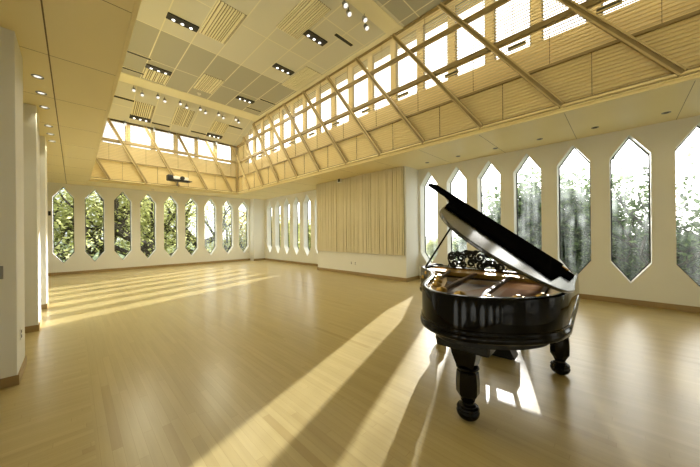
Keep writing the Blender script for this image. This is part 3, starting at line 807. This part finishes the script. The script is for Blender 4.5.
# piano bench behind the keyboard
bench = thing('piano_bench', 'black piano bench behind the grand piano, only a foot showing', 'bench', tuple(Matrix.Rotation(al, 4, 'Z') @ Vector((.62, .80, 0)) + S0), (0, 0, al))
b = bmnew(); box(b, -.19, .19, -.30, .30, .42, .48); obj('cushion', b, M['bench'], bench, bevel=.02)
b = bmnew(); box(b, -.17, .17, -.27, .27, .35, .42); obj('apron', b, M['satin'], bench)
for sx in (-1, 1):
    for sy in (-1, 1):
        b = bmnew(); lathe(b, [(.012, 0), (.026, .012), (.034, .035), (.026, .062), (.018, .075), (.022, .2), (.028, .36)], 14, (sx * .16, sy * .235)); obj('leg', b, M['lacq'], bench, smooth=True)

# ------------------------------------------------------------------ outdoors
b = bmnew(); box(b, -160, 420, -300, 400, -4.6, -4.4); struct('ground', b, M['lawn'], 'grassy ground outside the windows', 'ground')
def tree_meshes(seed, h, spread, trunk_h, leaves, leaf):
    r = random.Random(seed); b = bmnew(); tips = []
    def grow(p, d, ln, rad, depth):
        pts = [p]; q = Vector(p); dd = Vector(d)
        for _ in range(4):
            dd = (dd + Vector((r.uniform(-.25, .25), r.uniform(-.25, .25), r.uniform(-.05, .15)))).normalized(); q = q + dd * ln / 4; pts.append(tuple(q))
        tube(b, pts, [rad * (1 - .1 * i) for i in range(5)], 6 if depth else 9)
        for pp in pts[2:]: tips.append((Vector(pp), depth))
        if depth < 3:
            for _ in range(3 if depth else 5):
                a = r.uniform(0, 2 * PI); o = Vector((math.cos(a), math.sin(a), r.uniform(-.1, .9))).normalized()
                grow(pts[r.randint(2, 4)], (dd * .35 + o).normalized(), ln * r.uniform(.55, .8), rad * .5, depth + 1)
    grow((0, 0, 0), (0, 0, 1), trunk_h, .034 * h + .05 if h > 10 else .02 * h + .05, 0)
    tr_ = bpy.data.meshes.new('trunk'); b.to_mesh(tr_); b.free(); tr_.materials.append(M['bark'])
    b = bmnew(); cand = [t for t, d in tips if d >= 2] or [t for t, d in tips]
    for i in range(leaves):
        c = r.choice(cand) + Vector((r.gauss(0, spread), r.gauss(0, spread), r.gauss(0, spread * .8)))
        a, e, ro = r.uniform(0, 2 * PI), r.uniform(-1.2, 1.2), r.uniform(0, PI)
        m = Matrix.Translation(c) @ Matrix.Rotation(a, 4, 'Z') @ Matrix.Rotation(e, 4, 'X') @ Matrix.Rotation(ro, 4, 'Z')
        s = leaf * r.uniform(.6, 1.3)
        b.faces.new([b.verts.new(m @ Vector(p)) for p in ((-s, 0, 0), (0, -s * .45, 0), (s, 0, 0), (0, s * .45, .05 * s))])
    lf = bpy.data.meshes.new('foliage'); b.to_mesh(lf); b.free()
    return tr_, lf
KIND = {'broad': tree_meshes(11, 11, .75, 4.2, 11000, .095), 'tall': tree_meshes(5, 12, .8, 5.0, 9000, .09), 'bush': tree_meshes(23, 6, .7, 2.2, 22000, .11), 'thin': tree_meshes(31, 9, .55, 4.2, 2600, .12)}
def tree(kind, x, y, z, rot, sc, lm, lab, grp):
    o = thing('tree', lab, 'tree', (x, y, z), (0, 0, rot), grp)
    for nm, me, mt in (('trunk', KIND[kind][0], M['bark']), ('foliage', KIND[kind][1], M[lm])):
        me = me.copy() if nm == 'foliage' else me
        if nm == 'foliage': me.materials.clear(); me.materials.append(mt)
        c = bpy.data.objects.new(nm, me); C.objects.link(c); c.parent = o
    o.scale = (sc, sc, sc)
GZ = -4.45
for i, (k, x, y, rot, sc, lm, lab) in enumerate([
    ('thin', -2.4, 23.2, .4, 1.15, 'leaf', 'thin light tree outside the leftmost end window'),
    ('broad', 1.2, 24.0, 2.2, 1.2, 'leaf', 'dense green tree outside the second and third end windows'),
    ('tall', 4.2, 21.6, 1.1, 1.1, 'leaf', 'dark-branched green tree outside the fourth end window'),
    ('tall', 7.6, 23.5, .5, 1.1, 'leaf', 'green tree outside the fifth end window'),
    ('broad', 12.0, 26.0, 5.1, 1.0, 'leaf_yellow', 'yellowing tree outside the sixth end window'),
    ('bush', 16.5, 28.0, .9, 1.55, 'leaf', 'rounded bushy tree outside the seventh end window'),
    ('bush', 22.5, 33.0, 2.9, 1.6, 'leaf', 'rounded bushy tree outside the two rightmost end windows'),
    ('broad', -6.5, 33.0, 2.0, 1.1, 'leaf_dark', 'tall darker tree farther behind the leftmost end window'),
    ('broad', 4.5, 33.0, 4.0, 1.2, 'leaf', 'tall tree in the second row behind the end wall')]):
    tree(k, x, y, GZ, rot, sc, lm, lab, 'trees outside the end windows')
for i, (k, x, y, rot, sc, lm, lab) in enumerate([
    ('bush', 26.0, 4.3, 1.0, 1.95, 'leaf_dark', 'dark tree outside the fourth side window past the slatted block'),
    ('bush', 31.0, 10.2, 5.6, 1.25, 'leaf_dark', 'low dark tree between the third and fourth side windows past the slatted block'),
    ('bush', 24.5, 3.4, 2.4, 1.5, 'leaf_dark', 'dark tree outside the fifth side window past the slatted block'),
    ('bush', 22.0, -1.6, .2, 1.18, 'leaf_dark', 'low green tree beside the far office block in the sixth side window'),
    ('thin', 20.0, -3.4, 4.4, 1.2, 'leaf_dark', 'wispy taller tree outside the window at the right photo edge'),
    ('bush', 21.0, -5.0, 1.4, 1.5, 'leaf_dark', 'bushy tree low outside the window at the right photo edge'),
    ('bush', 33.0, 12.0, 3.3, 1.15, 'leaf_dark', 'low tree outside the third side window past the slatted block'),
    ('bush', 36.0, 17.6, 5.0, 1.05, 'leaf', 'low pale tree outside the first two side windows past the slatted block'),
    ('bush', 46.0, 38.0, 2.0, 1.0, 'leaf', 'low tree outside the narrow side windows')]):
    tree(k, x, y, GZ, rot, sc, lm, lab, 'trees outside the side windows')
# distant office block
bl = thing('office_building', 'distant blue-grey office block above the trees in a side window', 'building', (236, 6.6, -4.4))
M['tower'] = mat('blue grey facade', (.13, .17, .21), .5); M['towerwin'] = mat('dark glazing', (.06, .09, .13), .2)
b = bmnew(); box(b, 0, 14, -5.5, 3.2, 0, 25.5); obj('body', b, M['tower'], bl)
b = bmnew()
for k in range(9): box(b, -.15, .1, -5.3, 3.0, 1.5 + 2.6 * k, 2.9 + 2.6 * k)
obj('window_bands', b, M['towerwin'], bl)

# ------------------------------------------------------------------ light
SUN_EL, SLOPE = math.radians(11.4), .342
sd = Vector((1, SLOPE, math.hypot(1, SLOPE) * math.tan(SUN_EL))).normalized()
L = bpy.data.lights.new('sun', 'SUN'); L.energy = 12.0; L.angle = math.radians(.6); L.color = (1, 1, 1)
o = bpy.data.objects.new('sun', L); C.objects.link(o); o.rotation_euler = sd.to_track_quat('Z', 'Y').to_euler(); o.location = (30, 10, 8)
w = bpy.data.worlds.new('sky'); bpy.context.scene.world = w; w.use_nodes = True
nt = w.node_tree; bg = nt.nodes['Background']
tc = nt.nodes.new('ShaderNodeTexCoord'); dp = nt.nodes.new('ShaderNodeVectorMath'); dp.operation = 'DOT_PRODUCT'
dp.inputs[1].default_value = sd
nt.links.new(tc.outputs['Generated'], dp.inputs[0])
rp_ = nt.nodes.new('ShaderNodeValToRGB'); nt.links.new(dp.outputs['Value'], rp_.inputs[0])
e = rp_.color_ramp.elements; e[0].position = .25; e[0].color = (.33, .37, .375, 1); e[1].position = 1.; e[1].color = (2.0, 1.95, 1.8, 1)
m_ = e.new(.62); m_.color = (1.0, 1.03, 1.02, 1)
nt.links.new(rp_.outputs[0], bg.inputs['Color']); bg.inputs['Strength'].default_value = 2.0

WARM = (1, .92, .66)
def lamp(name, typ, loc, energy, color=WARM, rot=(0, 0, 0), **kw):
    l = bpy.data.lights.new(name, typ); l.energy = energy; l.color = color
    for k, v in kw.items(): setattr(l, k, v)
    o = bpy.data.objects.new(name, l); C.objects.link(o); o.location = loc; o.rotation_euler = rot
    return o
for x, y, _ in TROUGH:
    lamp('recess_lamp', 'AREA', (x, y, zc(y) - .06), 36 if x < 3 or y > 9 else 5, rot=(0 if y < YC0 else -slope, 0, 0), shape='RECTANGLE', size=.55, size_y=.15)
for i, x in enumerate(far_tr[::2]):
    lamp('track_lamp', 'SPOT', (x + .1, 11.95, HC - .24), 48, rot=(math.radians(24), 0, 0), spot_size=math.radians(95), spot_blend=.8, shadow_soft_size=.06)
for i, x in enumerate((4.4, 5.0)):
    lamp('track_lamp', 'SPOT', (x, 4.25, HC - .24), 48, rot=(math.radians(24), 0, 0), spot_size=math.radians(95), spot_blend=.8, shadow_soft_size=.06)
for y in (5.4, 5.98, 6.6, 7.66, 8.25, 8.83):
    lamp('downlight_lamp', 'SPOT', (-.32, y, HS - .02), 9, spot_size=math.radians(90), spot_blend=.7, shadow_soft_size=.04)
for x in (2.55, 3.45):
    lamp('downlight_lamp', 'SPOT', (x, 15.15, HS - .02), 9, spot_size=math.radians(90), spot_blend=.7, shadow_soft_size=.04)

# ------------------------------------------------------------------ camera
yaw, roll, pitch, f = math.radians(45.259), math.radians(-.549), math.radians(.083), 273.85
F = Vector((math.sin(yaw) * math.cos(pitch), math.cos(yaw) * math.cos(pitch), math.sin(pitch)))
R = Vector((math.cos(yaw), -math.sin(yaw), 0)); U = R.cross(F)
R2 = math.cos(roll) * R + math.sin(roll) * U; U2 = -math.sin(roll) * R + math.cos(roll) * U
cd = bpy.data.cameras.new('camera'); cd.sensor_width = 36; cd.lens = f * 36 / 700; cd.clip_end = 1000; cd.clip_start = .05
co = bpy.data.objects.new('camera', cd); C.objects.link(co)
co.matrix_world = Matrix(((R2.x, U2.x, -F.x, 0), (R2.y, U2.y, -F.y, 0), (R2.z, U2.z, -F.z, 1.5), (0, 0, 0, 1)))
sc = bpy.context.scene; sc.camera = co
sc.view_settings.view_transform = 'Standard'; sc.view_settings.look = 'None'; sc.view_settings.gamma = 1; sc.view_settings.use_curve_mapping = False
sc.view_settings.exposure = 0.62
sc.cycles.use_denoising = True
sc.cycles.max_bounces = 10; sc.cycles.diffuse_bounces = 6; sc.cycles.transparent_max_bounces = 16; sc.cycles.sample_clamp_indirect = 6
sc.cycles.caustics_reflective = False; sc.cycles.caustics_refractive = False
